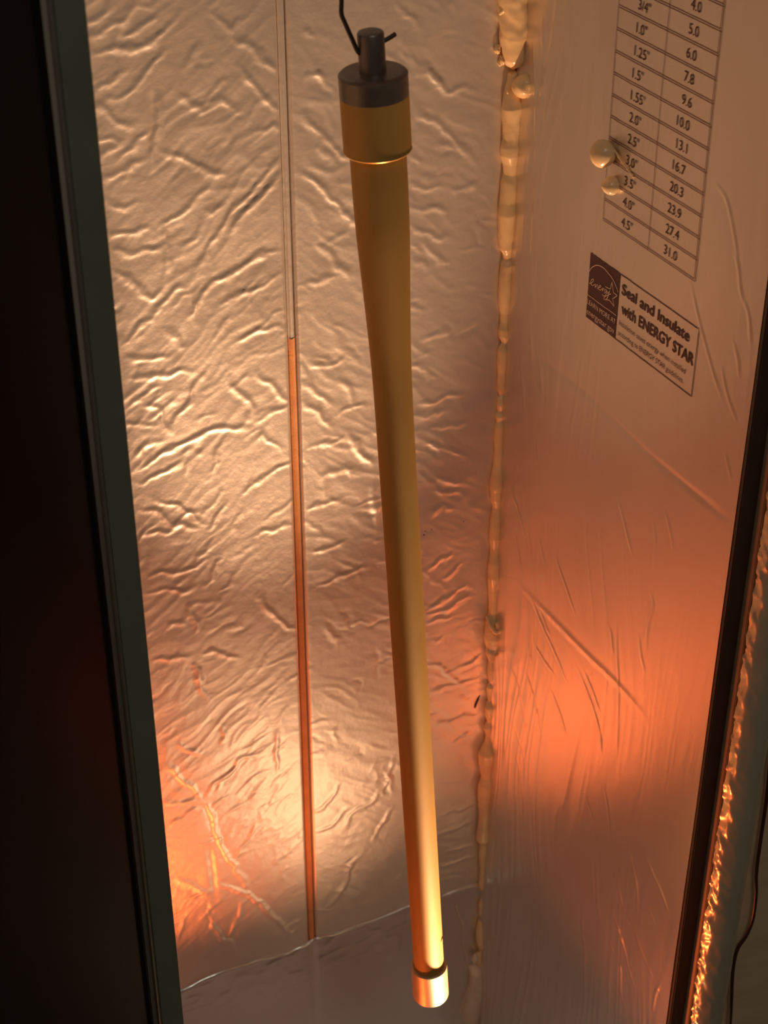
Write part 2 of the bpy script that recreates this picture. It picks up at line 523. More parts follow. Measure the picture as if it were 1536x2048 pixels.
# creases read off the side board
S = conv(1000, 1000, 2.926, [
    [(40, 920), (100, 1050), (140, 1230), (190, 1480)], [(150, 980), (200, 1140), (260, 1400)], [(170, 500), (180, 800), (190, 1050)],
    [(180, 540), (240, 700), (330, 900), (400, 1070)], [(240, 640), (270, 720), (300, 800)], [(460, 980), (540, 1180), (590, 1360), (600, 1500)],
    [(500, 1000), (550, 1120), (590, 1240)], [(690, 700), (690, 900), (700, 1100), (690, 1500)], [(650, 740), (660, 820), (665, 900)],
    [(890, 540), (900, 620), (870, 740), (860, 900)], [(200, 830), (260, 930), (330, 1030)], [(100, 200), (120, 330), (140, 460)],
    [(180, 200), (190, 340), (200, 480)], [(230, 200), (250, 290), (270, 380)], [(330, 330), (390, 500), (450, 680)],
    [(700, 0), (740, 160), (780, 330)], [(610, 1660), (640, 1830), (650, 2000)], [(500, 1700), (530, 1800), (560, 1900)],
    [(60, 1250), (150, 1520), (150, 1700)], [(90, 1450), (130, 1650), (140, 1900)], [(300, 1100), (360, 1250), (400, 1400)],
    [(820, 800), (830, 900), (850, 1000)], [(900, 100), (915, 250), (905, 420)], [(970, 60), (1000, 180), (1020, 300)]])
S += conv(1000, 1600, 3.84, [
    [(630, 340), (690, 480), (720, 620), (720, 800)], [(735, 230), (745, 450), (750, 600), (760, 830), (800, 980)], [(400, 400), (470, 580), (540, 780)],
    [(820, 420), (900, 600), (950, 820), (1040, 1000), (1090, 1150), (1180, 1360), (1290, 1600)], [(960, 250), (1020, 480), (1060, 700), (1060, 880)],
    [(1100, 360), (1180, 560), (1250, 720), (1310, 900)], [(640, 820), (640, 1000), (660, 1200), (655, 1600)], [(820, 1000), (880, 1180), (930, 1280), (940, 1500), (990, 1650)],
    [(840, 780), (900, 950), (950, 1100), (1000, 1300), (1060, 1500)], [(600, 1080), (660, 1230), (740, 1440), (830, 1640)],
    [(1240, 1400), (1200, 1500), (1180, 1620)], [(1130, 800), (1160, 860), (1200, 960)], [(880, 880), (920, 1000), (980, 1200)]])
S += conv(1440, 500, 4.094, [
    [(110, 0), (150, 120), (170, 300), (200, 460)], [(200, 400), (240, 540), (255, 780)], [(10, 940), (50, 1140), (100, 1300), (150, 1420)],
    [(110, 740), (150, 900), (160, 1050)], [(40, 1640), (80, 1800), (100, 1900)]])
S += conv(900, 500, 3.413, [
    [(490, 180), (500, 300), (500, 420)], [(540, 400), (560, 620), (560, 800)], [(580, 560), (620, 800), (640, 1000)],
    [(420, 1620), (480, 1800), (520, 1960)], [(600, 1250), (610, 1420), (640, 1700)], [(470, 700), (500, 900), (520, 1150)], [(560, 100), (570, 250), (600, 420)]])
S += [[(1380, 558), (1398, 640), (1425, 740), (1445, 800)], [(1432, 365), (1455, 400), (1470, 470), (1480, 545)], [(1085, 20), (1088, 120), (1092, 260)], [(1068, 60), (1072, 200), (1074, 330)], [(1120, 150), (1124, 260), (1128, 340)]]
side = Relief(YF, YB, ZF, 1.30, 0.00125)
U, V = side.U, side.V
near = np.clip((U - 0.80) / 0.18, 0, 1)
low = np.clip((0.62 - V) / 0.3, 0, 1)
n = 1 - np.abs(2 * vnoise(U * 150 + 6 * vnoise(U * 20, V * 6, 5), V * 9, 71) - 1)
side.H += (0.00014 + 0.00075 * near + 0.00060 * low) * n ** 2 * (0.3 + 0.7 * vnoise(U * 12, V * 5, 73))
side.H += 0.0012 * vnoise(U * 9, V * 6, 75)
for ln in S:
    side.crease([on_right(*p)[[1, 2]] for p in ln], 0.00055, 0.0014, skirt=0.3)
# two long folds across the board
side.crease([on_right(*p)[[1, 2]] for p in [(1035, 688), (1150, 765), (1290, 900), (1400, 992), (1460, 1040)]], -0.0005, 0.0030, skirt=0.1)
side.crease([on_right(*p)[[1, 2]] for p in [(1040, 1170), (1110, 1240), (1170, 1302), (1235, 1365), (1300, 1440)]], 0.0006, 0.0030, skirt=0.2)

# ------------------------------------------------------------------ the lined cabinet
def shell(name, lo, hi, mat, label):
    return structure(box(name, lo, hi, mat), label)


wall_back = shell('wall_back', (XL - 0.02, YB + 0.012, ZF - 0.02), (XR + 0.02, YB + 0.016, ZT + 0.02), M['steel'], 'rear wall of the cabinet lined with foil-faced boards')


def rear_board(u0, u1):
    i0, i1 = np.searchsorted(rear.u, [u0 - 1e-6, u1 + 1e-6])
    u = np.concatenate([[u0, u0 + 0.0004], rear.u[i0:i1][(rear.u[i0:i1] > u0 + 0.0006) & (rear.u[i0:i1] < u1 - 0.0006)], [u1 - 0.0004, u1]])
    v = np.concatenate([rear.v, np.linspace(1.31, ZT, 12)])
    UU, VV = np.meshgrid(u, v)
    H = rear.at(UU, np.minimum(VV, 1.3))
    d = np.minimum(np.abs(UU - XS) - 0.0, 1.0)          # distance to the joint
    edge = np.clip(1 - (d - 0.0022) / 0.0028, 0, 1)
    H = H * (1 - edge) - 0.0045 * edge ** 2
    P = np.stack([UU, YB - H, VV], -1)
    # skirts so that the facing turns back around the board edges
    first, last = P[:, :1].copy(), P[:, -1:].copy()
    first[..., 1] = YB + 0.0115
    last[..., 1] = YB + 0.0115
    P = np.concatenate([first, P, last], 1)
    return grid_mesh('foil_board', P, M['foil_rear'], wall_back)


rear_board(XL, XS - 0.0022)
rear_board(XS + 0.0022, XR)
# foam core showing in the joint, with a slit of glue line
zz = np.linspace(ZF, ZT, 160)
jit = np.cumsum(rng.normal(size=160)) * 0.00006
P = np.stack([np.stack([np.full(160, XS - 0.0022), np.full(160, YB + 0.0030), zz], -1),
              np.stack([np.full(160, XS - 0.0008), YB - 0.0002 + jit * 0.3, zz], -1),
              np.stack([np.full(160, XS + 0.0022), YB + 0.0010 + jit * 0.3, zz], -1)], 1)
zs_ = CZ - 0.565
lo_ = zz < zs_
grid_mesh('foam_strip', P[lo_], M['foam'], wall_back)
grid_mesh('joint_facing', P[zz >= zs_ - 0.0125] + np.array([0, 0.0004, 0]), M['foil_rear'], wall_back)
# smooth tape along the foot of the rear wall
tu = np.linspace(XL, XR - 0.001, 190)
top = Z_TAPE + 0.0015 * np.sin(tu * 60) + 0.004 * (vnoise(tu * 70, tu * 0, 81) - 0.5) + (tu - 0.4) * -0.02
s = np.linspace(0, 1, 150)
TU, SS = np.meshgrid(tu, s)
TV = ZF + SS * (top[None, :] - ZF)
TH = 0.0016 + 0.0006 * vnoise(TU * 25, TV * 25, 83) + 0.0003 * np.exp(-((1 - SS) / 0.05) ** 2)
TH -= 0.0012 * np.exp(-((TU - XS) / 0.0022) ** 2)
TH += 0.0007 * (1 - np.abs(2 * vnoise(TU * 60, TV * 110, 84) - 1)) ** 3 * np.clip((SS - 0.75) / 0.2, 0, 1)
P = np.stack([TU, YB - TH, TV], -1)
P = np.concatenate([P, P[-1:] + np.array([0, 0.003, 0.0004])], 0)
grid_mesh('foil_tape', P, M['foil_tape'], wall_back)

wall_right = structure(grid_mesh('wall_right', np.stack([XR - side.H, side.U, side.V], -1), M['foil_side'], flip=False), 'smooth foil-faced side board with a printed table and label')
SIDE_CORE = box('board_core', (XR + 0.0006, YF + 0.001, ZF), (XR + 0.013, YB + 0.012, ZT), M['foam'], wall_right)
box('upper_facing', (XR - 0.0006, YF, 1.30), (XR + 0.0006, YB, ZT), M['foil_side'], wall_right)
wall_left = structure(box('wall_left', (XL - 0.013, YF, ZF), (XL, YB + 0.012, ZT), M['foil_rear']), 'foil-faced side board behind the dark jamb')
floor_ = structure(box('floor', (XL - 0.013, YF - 0.005, ZF - 0.02), (XR + 0.013, YB + 0.012, ZF), M['pale_floor']), 'pale grey cabinet bottom')
ceiling = structure(box('ceiling', (XL - 0.013, YF - 0.005, ZT), (XR + 0.013, YB + 0.012, ZT + 0.02), M['brown_paint']), 'dark painted cabinet top')
room_floor = structure(box('floor_room', (-2, -2, -0.02), (3, 2.5, 0.0), M['concrete']), 'dark concrete room floor')

# front edges of the steel cabinet
jl = structure(box('trim_1', (XL - 0.0145, YF - 0.006, ZF - 0.05), (XL + 0.0005, YF, ZT + 0.02), M['green_paint'], bevel=0.0012), 'dark green-grey steel front edge left of the foil lining')
jr = structure(box('trim_2', (XR - 0.0005, YF - 0.004, ZF - 0.05), (XR + 0.0125, YF, ZT + 0.02), M['brown_paint'], bevel=0.0008), 'dark brown steel front edge right of the foil lining')
lip = structure(box('trim_3', (XR + 0.0126, YF - 0.010, ZF - 0.05), (XR + 0.0185, YF - 0.001, ZT + 0.02), M['lip'], bevel=0.0006), 'narrow grey lip beside the dark front edge')

# ------------------------------------------------------------------ printing on the side board
INK = 0.0004


def snap(y, z, off=INK):
    return (XR - float(side.at(y, z)) - off, y, z)


def strip_mesh(name, lines, width, mat, parent, off=INK, step=0.003):
    """flat printed strokes along (y, z) polylines"""
    verts, faces = [], []
    for ln in lines:
        pts = []
        for i in range(len(ln) - 1):
            a, b = np.array(ln[i], float), np.array(ln[i + 1], float)
            n = max(1, int(np.linalg.norm(b - a) / step))
            pts += [a + (b - a) * k / n for k in range(n)]
        pts.append(np.array(ln[-1], float))
        base = len(verts)
        for i, p in enumerate(pts):
            t = pts[min(i + 1, len(pts) - 1)] - pts[max(i - 1, 0)]
            t = t / (np.linalg.norm(t) + 1e-12)
            nrm = np.array([-t[1], t[0]]) * width / 2
            for sgn in (-1, 1):
                q = p + nrm * sgn
                verts.append(snap(q[0], q[1], off))
        for i in range(len(pts) - 1):
            k = base + 2 * i
            faces.append((k, k + 1, k + 3, k + 2))
    return mesh(name, verts, faces, mat, parent, smooth=False)


def lettering(name, body, y_left, z_base, width, cap, mat, parent, off=INK, bold=0.0, align='L', cap_of='H'):
    """flat printed text: left edge y_left, baseline z_base, given width and capital height"""
    cu = bpy.data.curves.new('print', 'FONT')
    cu.body = body
    cu.size = 1.0
    cu.offset = bold
    cu.resolution_u = 3
    tmp = bpy.data.objects.new('print', cu)
    C.objects.link(tmp)
    dg = bpy.context.evaluated_depsgraph_get()
    me = bpy.data.meshes.new_from_object(tmp.evaluated_get(dg))
    bpy.data.objects.remove(tmp)
    co = np.array([v.co[:] for v in me.vertices])
    x0, x1 = co[:, 0].min(), co[:, 0].max()
    sz = cap / 0.70
    sx = width / (x1 - x0) if width else sz * 0.93
    if align == 'R':
        y_left = y_left + (x1 - x0) * sx
    ys = y_left - (co[:, 0] - x0) * sx
    zs = z_base + co[:, 1] * sz
    xs = XR - side.at(ys, zs) - off
    for i, v in enumerate(me.vertices):
        v.co = (float(xs[i]), float(ys[i]), float(zs[i]))
    me.update()
    me.name = name
    return link(name, me, mat, parent, smooth=False)


Y0T, Y1T, YMT, ZB, PITCH_T = 0.8768, 0.7728, 0.8240, CZ - 0.4596, 0.01415
g = 0.0007
lines = [[(Y0T, ZB - g), (Y0T, ZB + 13.4 * PITCH_T)], [(YMT, ZB - g), (YMT, ZB + 13.4 * PITCH_T)],
         [(Y1T - g, ZB - g), (Y1T - g, ZB + 13.4 * PITCH_T)], [(Y1T + g, ZB + g), (Y1T + g, ZB + 13.4 * PITCH_T)]]
for k in range(0, 14):
    z = ZB + k * PITCH_T
    lines += [[(Y0T, z - g), (Y1T - g, z - g)], [(Y0T, z + g), (Y1T + g, z + g)]]
table = strip_mesh('printed_table', lines, 0.00042, M['ink_line'], wall_right)
table['label'] = 'printed table of thicknesses and values'
rows = [('4.5"', '31.0'), ('4.0"', '27.4'), ('3.5"', '23.9'), ('3.0"', '20.3'), ('2.5"', '16.7'), ('2.0"', '13.1'), ('1.55"', '10.0'),
        ('1.5"', '9.6'), ('1.25"', '7.8'), ('1.0"', '6.0'), ('3/4"', '5.0'), ('', '4.0')]
for k, (a, b) in enumerate(rows):
    z = ZB + k * PITCH_T + 0.0036
    if a:
        lettering('printed_number', a, 0.8558, z, None, 0.0064, M['ink'], table)
    lettering('printed_number', b, 0.7932, z + 0.0004, None, 0.0064, M['ink'], table, align='R')

Z1, Z2 = CZ - 0.4888, CZ - 0.5372
YA, YM_, YE = 0.8890, 0.8519, 0.7628
n1, n2 = 14, 18
P = np.zeros((n2, n1, 3))
for i, y in enumerate(np.linspace(YA, YM_, n1)):
    for j, z in enumerate(np.linspace(Z2, Z1, n2)):
        P[j, i] = snap(y, z, 0.0003)
block = grid_mesh('printed_label', P, M['ink'], wall_right)
block['label'] = 'printed energy label with a dark logo block and bold lettering'
fr = 0.0003
strip_mesh('label_frame', [[(YM_, Z1 - fr), (YE + fr, Z1 - fr), (YE + fr, Z2 + fr), (YM_, Z2 + fr)]], 0.0007, M['ink'], block)
lettering('label_lettering', 'Seal and Insulate', 0.8490, CZ - 0.5022, 0.0770, 0.0076, M['ink'], block, bold=0.022)
lettering('label_lettering', 'with ENERGY STAR', 0.8478, CZ - 0.5158, 0.0827, 0.0078, M['ink'], block, bold=0.022)
lettering('label_lettering', 'Insulation saves energy when installed', 0.8488, CZ - 0.5251, 0.0766, 0.0037, M['ink'], block)
lettering('label_lettering', 'according to ENERGY STAR guidelines.', 0.8489, CZ - 0.5326, 0.0757, 0.0037, M['ink'], block)
lettering('label_lettering', 'LEARN MORE AT', 0.8880, CZ - 0.5266, 0.0354, 0.0037, M['bare'], block, off=0.0006)
lettering('label_lettering', 'energystar.gov', 0.8878, CZ - 0.5341, 0.0347, 0.0046, M['bare'], block, off=0.0006)
z5 = lambda pts: [tuple(on_right(1150 + x / 5.12, 480 + y / 5.12)[[1, 2]]) for x, y in pts]
sm = lambda pts: [tuple(p) for p in spline(pts, 5)]
logo = [z5([(137, 553), (436, 772)])]
strip_mesh('label_rule', logo, 0.0005, M['bare'], block, off=0.0006)
strip_mesh('label_arc', [sm(z5([(156, 320), (185, 280), (235, 256), (290, 272), (345, 325), (400, 405), (440, 490), (455, 530)]))], 0.0006, M['bare'], block, off=0.0006, step=0.001)
strip_mesh('label_star', [z5([(325, 475), (372, 500), (390, 428), (404, 535), (447, 567), (396, 600), (413, 680), (362, 612), (336, 612), (350, 572)])], 0.00055, M['bare'], block, off=0.0006, step=0.001)
script = [[(155, 436), (175, 442), (203, 410), (190, 398), (174, 430), (190, 464), (216, 450)],
          [(222, 446), (220, 484), (236, 456), (246, 462), (244, 496), (256, 488)],
          [(256, 486), (280, 474), (270, 460), (256, 488), (272, 510), (290, 496)],
          [(296, 484), (293, 520), (304, 494), (316, 496)],
          [(334, 504), (316, 512), (320, 540), (340, 512), (332, 556), (306, 570), (290, 552)],
          [(344, 516), (346, 544), (362, 528), (366, 520), (346, 590), (322, 606), (310, 590), (340, 566), (380, 548)]]
strip_mesh('label_script', [sm(z5(s_)) for s_ in script], 0.0005, M['bare'], block, off=0.0006, step=0.0008)

# ------------------------------------------------------------------ sealant in the corner
prof = []
for ox, oy, s_, rows_ in (
    (920, 0, 4.096, [(-260, 290, 560), (-120, 300, 560), (0, 300, 555), (100, 315, 555), (200, 320, 552), (300, 320, 548), (400, 335, 535), (480, 350, 530), (540, 375, 505), (572, 415, 462)]),):
    top_prof = [(oy + y / s_, ox + a / s_, ox + b / s_) for y, a, b in rows_]
for ox, oy, s_, rows_ in (
    (920, 0, 4.096, [(560, 415, 455), (600, 390, 470), (700, 365, 480), (780, 350, 500), (880, 335, 515), (950, 338, 505), (1050, 345, 495), (1130, 345, 490), (1200, 328, 487),
                     (1270, 330, 487), (1340, 345, 475), (1420, 350, 465), (1480, 335, 465), (1560, 328, 465), (1650, 318, 455), (1750, 305, 460), (1850, 308, 450), (1950, 312, 440), (2030, 320, 432)]),
    (900, 500, 3.413, [(20, 355, 425), (60, 360, 420), (100, 345, 425), (170, 332, 422), (280, 328, 418), (360, 330, 410), (430, 342, 402), (490, 342, 400), (540, 330, 402), (590, 335, 398),
                       (630, 350, 390), (680, 322, 392), (760, 318, 388), (850, 322, 380), (890, 318, 378), (950, 318, 376), (988, 335, 362), (1010, 318, 365), (1050, 315, 372), (1095, 325, 363),
                       (1130, 305, 368), (1165, 315, 360), (1200, 305, 368), (1270, 295, 362), (1340, 300, 362), (1440, 295, 360), (1540, 275, 362), (1620, 268, 360), (1700, 275, 352),
                       (1750, 290, 350), (1800, 280, 350), (1880, 268, 352), (1960, 265, 345), (2030, 272, 338)]),
    (900, 1100, 3.413, [(20, 272, 338), (80, 262, 345), (180, 255, 345), (260, 260, 335), (350, 262, 332), (430, 262, 328), (500, 240, 330), (600, 228, 335), (660, 245, 330), (700, 238, 318),
                        (750, 262, 308), (820, 255, 308), (880, 260, 300), (900, 270, 292), (930, 248, 298), (980, 250, 294), (1020, 258, 290), (1070, 235, 302), (1130, 240, 300), (1165, 252, 292),
                        (1210, 228, 297), (1260, 242, 290), (1300, 235, 292), (1380, 195, 300), (1450, 190, 298), (1540, 212, 288), (1600, 190, 290), (1700, 188, 280), (1722, 194, 276), (1740, 190, 278), (1800, 195, 273),
                        (1900, 190, 272), (1970, 175, 270), (1996, 195, 262), (2030, 200, 260)]),
    (860, 1600, 4.571, [(500, 442, 530), (580, 445, 525), (620, 455, 520), (700, 452, 520), (780, 445, 515), (815, 460, 505), (835, 475, 500), (900, 455, 505), (960, 440, 505), (1020, 440, 500), (1080, 455, 495),
                        (1100, 440, 505), (1180, 420, 510), (1260, 415, 515), (1330, 430, 530), (1370, 460, 525), (1400, 415, 500), (1480, 420, 495), (1530, 430, 500)])):
    prof += [(oy + y / s_, ox + a / s_, ox + b / s_) for y, a, b in rows_]
foot_prof = [(1600 + y / 4.571, 860 + a / 4.571, 860 + b / 4.571) for y, a, b in
             [(1425, 335, 365), (1450, 332, 392), (1500, 345, 450), (1560, 360, 515), (1680, 350, 520), (1760, 315, 510), (1830, 275, 495), (1900, 257, 480), (1990, 285, 470), (2070, 320, 450), (2200, 360, 470), (2400, 380, 460)]]


def bead(name, pr, mat, parent=None, seg=22, lift=1.0, jit=0.07, step=1.5, caps=True):
    pr = sorted(pr)
    ys = np.array([p[0] for p in pr])
    yy = np.arange(ys[0], ys[-1], step)
    xa = np.interp(yy, ys, [p[1] for p in pr])
    xb = np.interp(yy, ys, [p[2] for p in pr])
    ker = np.array([0, 1, 2, 1, 0]) / 4.0
    pad = lambda q: np.convolve(np.pad(q, 2, mode='edge'), ker, 'valid')
    xa, xb = pad(xa), pad(xb)
    verts, faces = [], []
    prev = None
    nrow = 0
    for i, y in enumerate(yy):
        r = ray((xa[i] + xb[i]) / 2, y)
        k0 = 0.002
        t = (XR + YB - k0) / (r[0] + r[1])
        p = r * t
        rad = (xb[i] - xa[i]) / 2 * float(p @ FWD) / F_PX
        t = (XR + YB - 1.414 * rad * lift) / (r[0] + r[1])
        p = r * t + np.array([0, 0, CZ])
        rad *= 1 + 0.13 * (float(vnoise(np.array(y * 0.055), np.array(2.5), 93)) - 0.5)
        if caps:
            e = min(i, len(yy) - 1 - i)
            rad *= math.sqrt(min(1.0, (e + 0.15) / 7.0))
        for k in range(seg):
            a = 2 * math.pi * k / seg
            w = 1 + jit * (2 * float(vnoise(np.array(3 * math.cos(a) + 7), np.array(y * 0.06 + 3 * math.sin(a)), 91)) - 1)
            dx, dy = math.cos(a) * rad * w, math.sin(a) * rad * w
            verts.append((p[0] + dx, p[1] + dy, p[2] + 0.0004 * math.sin(a * 2 + y * 0.02)))
        nrow += 1
    for i in range(nrow - 1):
        for k in range(seg):
            k2 = (k + 1) % seg
            faces.append((i * seg + k, (i + 1) * seg + k, (i + 1) * seg + k2, i * seg + k2))
    faces.append(tuple(reversed(range(seg))))
    faces.append(tuple((nrow - 1) * seg + k for k in range(seg)))
    return mesh(name, verts, faces, mat, parent)


def blob(name, centre, radii, mat, parent=None, bumps=0.12, seed=1, fine=0.0, axes=None, sub=4, freq=2.2):
    bm = bmesh.new()
    bmesh.ops.create_icosphere(bm, subdivisions=sub, radius=1.0)
    for v in bm.verts:
        d = np.array(v.co[:])
        w = 1 + bumps * (2 * float(vnoise(np.array(d[0] * freq + d[2] * 1.3 + 20), np.array(d[1] * freq - d[2] * freq * .7 + 20), seed)) - 1)
        if fine:
            w += fine * (2 * abs(2 * float(vnoise(np.array(d[0] * 5 + d[2] * 3 + 40), np.array(d[1] * 5 - d[2] * 4 + 40), seed + 1)) - 1) - 1)
        q = d * w * np.array(radii)
        v.co = Vector(q) + Vector(centre)
    me = bpy.data.meshes.new(name)
    bm.to_mesh(me)
    bm.free()
    return link(name, me, mat, parent)


corner = lambda x, y, off: (lambda r: r * ((XR + YB - 1.414 * off) / (r[0] + r[1])) + np.array([0, 0, CZ]))(ray(x, y))
caulk = bead('sealant_bead', prof, M['caulk'])
tag(caulk, 'long knobbly bead of glossy tan sealant down the inside corner', 'sealant')
fat = bead('sealant_bead', top_prof, M['caulk'], jit=0.10)
tag(fat, 'fat smooth tongue of tan sealant ending above the knobbly corner bead', 'sealant')
blob('curled_skin', corner(994, 97, 0.012), (0.0028, 0.0028, 0.0035), M['caulk'], fat, 0.3, 3, 0.3)
blob('curled_skin', corner(1004, 120, 0.010), (0.0030, 0.0030, 0.0040), M['caulk'], fat, 0.3, 4, 0.3)
tube('curled_skin', [corner(1000, 28, 0.016), corner(1008, 20, 0.018), corner(1016, 6, 0.016), corner(1020, -4, 0.014)], [0.0012, 0.0018, 0.0018, 0.0008], M['caulk'], fat)
lump = blob('sealant_lump', corner(1047, 172, 0.012), (0.0078, 0.0078, 0.0082), M['caulk'], None, 0.16, 5, 0.0, freq=1.3)
tag(lump, 'rounded lump of tan sealant stuck beside the corner bead, stringy threads below', 'sealant')
for pts in ([(1058, 205), (1068, 230), (1074, 250)], [(1062, 172), (1070, 164), (1072, 162)], [(1063, 185), (1067, 194), (1070, 192)], [(1060, 203), (1073, 228), (1076, 256)]):
    tube('thread', [corner(x, y, 0.009) for x, y in pts], [0.0006, 0.0004, 0.0006], M['caulk'], lump, seg=6)
tube('thread', [corner(1010, 176, 0.008), corner(1014, 184, 0.012), corner(1018, 192, 0.010)], [0.0004, 0.0007, 0.0004], M['caulk'], lump, seg=6)
# torn, folded patch half way down the bead
for c, r, sd in (((997, 1253), (0.0045, 0.0045, 0.0062), 6), ((978, 1243), (0.0030, 0.0030, 0.0050), 7), ((984, 1278), (0.0052, 0.0052, 0.0052), 8), ((983, 1302), (0.0042, 0.0042, 0.0044), 9), ((990, 1262), (0.0040, 0.0040, 0.0050), 10)):
    blob('torn_fold', corner(*c, 0.008), r, M['caulk'], caulk, 0.35, sd, 0.22)
tube('torn_fold', [corner(973, 1232, 0.010), corner(980, 1252, 0.013), corner(992, 1266, 0.013), corner(1004, 1258, 0.012), corner(1008, 1240, 0.009)], [0.0010, 0.0016, 0.0016, 0.0016, 0.0008], M['caulk'], caulk)
foot = bead('sealant_smear', foot_prof, M['caulk_pale'], jit=0.12, lift=0.5)
tag(foot, 'wide pale smear of sealant at the foot of the corner', 'sealant')
blob('drip', corner(970, 2030, 0.006), (0.0045, 0.0045, 0.008), M['caulk_pale'], foot, 0.2, 12)
blob('drip', corner(950, 1918, 0.010), (0.0035, 0.0035, 0.006), M['caulk_pale'], foot, 0.2, 13)
tube('thread', [on_back(912, 1810, YB - 0.004), on_back(917, 1828, YB - 0.005), on_back(926, 1850, YB - 0.005), on_back(928, 1890, YB - 0.005), on_back(934, 1920, YB - 0.004)], 0.0003, M['caulk_pale'], foot, seg=5)
blob('drip', on_back(913, 1812, YB - 0.004), (0.0008, 0.0008, 0.0008), M['caulk_pale'], foot, 0.1, 14, sub=2)
tube('thread', [on_right(988, 1878, XR - 0.004), on_right(984, 1892, XR - 0.004)], 0.0004, M['caulk_pale'], foot, seg=5)

# two drops over the table
p = on_right(1205, 308, XR - 0.007)
drop = blob('sealant_drop', p, (0.0082, 0.0090, 0.0092), M['caulk'], None, 0.05, 15, freq=1.1)
tag(drop, 'large round drop of tan sealant stuck on the edge of the printed table', 'sealant')
tube('thread', [on_right(1216, 292, XR - 0.004), on_right(1232, 306, XR - 0.0025), on_right(1248, 328, XR - 0.002), on_right(1268, 355, XR - 0.001)], [0.0024, 0.0009, 0.0006, 0.0007], M['caulk'], drop, seg=8)
p = on_right(1222, 371, XR - 0.004)
drop2 = blob('sealant_drop', p, (0.0062, 0.0060, 0.0062), M['caulk'], None, 0.07, 17, freq=1.1)
tag(drop2, 'small pointed drop of tan sealant below the large round one', 'sealant')

# specks of ink or soot on the rear foil
for k, (x, y, sx, sz) in enumerate([(847, 1069, 2, 2.4), (850, 1062, 1.4, 1.6), (862, 1058, 1.6, 2.6), (926, 1042, 1.6, 1.8), (931, 1039, 1.4, 1.2), (853, 1064, 1, 1)]):
    p = on_back(x, y)
    h = float(rear.at(p[0], p[2]))
    blob('soot_speck', (p[0], YB - h, p[2]), (sx * 0.00028, 0.0003, sz * 0.00032), M['ink'], wall_back, 0.4, 20 + k, sub=2)
p1 = [on_back(x, y) for x, y in ((959, 1390), (955, 1398), (951, 1408), (949, 1415))]
tube('soot_mark', [(q[0], YB - float(rear.at(q[0], q[2])) - 0.0001, q[2]) for q in p1], [0.0003, 0.0011, 0.0012, 0.0008], M['ink'], wall_back, seg=6)

# ------------------------------------------------------------------ the hanging barrel
YBAR = 0.80
T0 = on_back(740.5, 62, YBAR)
B0 = on_back(861.5, 1988, YBAR)
AX = (B0 - T0) / np.linalg.norm(B0 - T0)
LEN = float(np.linalg.norm(B0 - T0))


def along(y_img):
    lo, hi = -0.1, LEN + 0.1
    for _ in range(50):
        m = (lo + hi) / 2
        q = T0 + AX * m - np.array([0, 0, CZ])
        y = CY - F_PX * (q @ UPV) / (q @ FWD)
        lo, hi = (m, hi) if y < y_img else (lo, m)
    return (lo + hi) / 2


def rad_at(d, w):
    return w / 2 * depth_of(T0 + AX * d) / F_PX


root = empty('hanging_barrel', tuple(B0))
tag(root, 'long tapered amber-coated steel barrel hanging upright from a wire', 'barrel')
dS0, dS1 = 0.0, along(142)
r = rad_at(dS0, 55)
lathe('stub', T0, AX, [(0, 0), (0, r - .0016), (.0004, r - .0006), (.0014, r), (dS1 + .002, r * 1.01)], M['bare_steel'], root)
d1, dband, d2 = dS1, along(189), along(299)
rs0, rs1 = rad_at(d1, 141.5), rad_at(d2, 137.5)
lathe('sleeve_top', T0, AX, [(d1, 0), (d1, rs0 - .003), (d1 + .0004, rs0 - .0012), (d1 + .0016, rs0), (dband, rs0)], M['bare_steel'], root)
lathe('sleeve', T0, AX, [(dband, rs0), (d2 - .0006, rs0), (d2, rs0 - .0005), (d2, rad_at(d2, 110))], M['amber'], root)
lathe('sleeve_rim', T0, AX, [(d2 - .0008, rs0 - .0002), (d2 - .0004, rs0 + .0002), (d2 + .0002, rs0 - .0001), (d2 + .0002, rs0 - .001)], M['amber_rim'], root)
body = [(d2 - 0.004, rad_at(d2, 114))]
for y, w in ((300, 115.5), (360, 113.5), (420, 111.5), (450, 110), (480, 107.5), (510, 104), (545, 99), (580, 95), (620, 91), (660, 86.5), (700, 82.5), (740, 79.5), (800, 77.5), (900, 75.5), (1000, 73.8), (1150, 71.3),
             (1300, 69.2), (1450, 66.5), (1600, 64.8), (1750, 62.8), (1925, 60.0)):
    d = along(y)
    body.append((d, rad_at(d, w)))
dense = []
bd = np.array(body)
for d in np.linspace(bd[0, 0], bd[-1, 0], 160):
    dense.append((d, float(np.interp(d, bd[:, 0], bd[:, 1]))))
sm_r = np.convolve(np.pad([q[1] for q in dense], 4, mode='edge'), np.ones(9) / 9, 'valid')
dense = [(q[0], sm_r[i]) for i, q in enumerate(dense)]
dense.append((along(1935), dense[-1][1]))
lathe('barrel_tube', T0, AX, dense, M['amber'], root, seg=96)
dc0, dc1 = along(1929), along(1988)
rc = rad_at(dc0, 72.5)
ri = dense[-1][1]
lathe('muzzle_collar', T0, AX, [(dc0 + .004, ri - .0002), (dc0, rc - .0022), (dc0, rc - .0008), (dc0 + .0008, rc), (dc1 - .0012, rc), (dc1, rc - .0012), (dc1, 0.004), (dc1 - .02, 0.004), (dc1 - .02, 0)], M['collar'], root)
tube('scratch', [on_back(885, 1872, YBAR - 0.0075), on_back(883, 1879, YBAR - 0.0085), on_back(881, 1886, YBAR - 0.0095)], [0.0002, 0.0005, 0.0002], M['ink'], root, seg=6)
adopt(root)

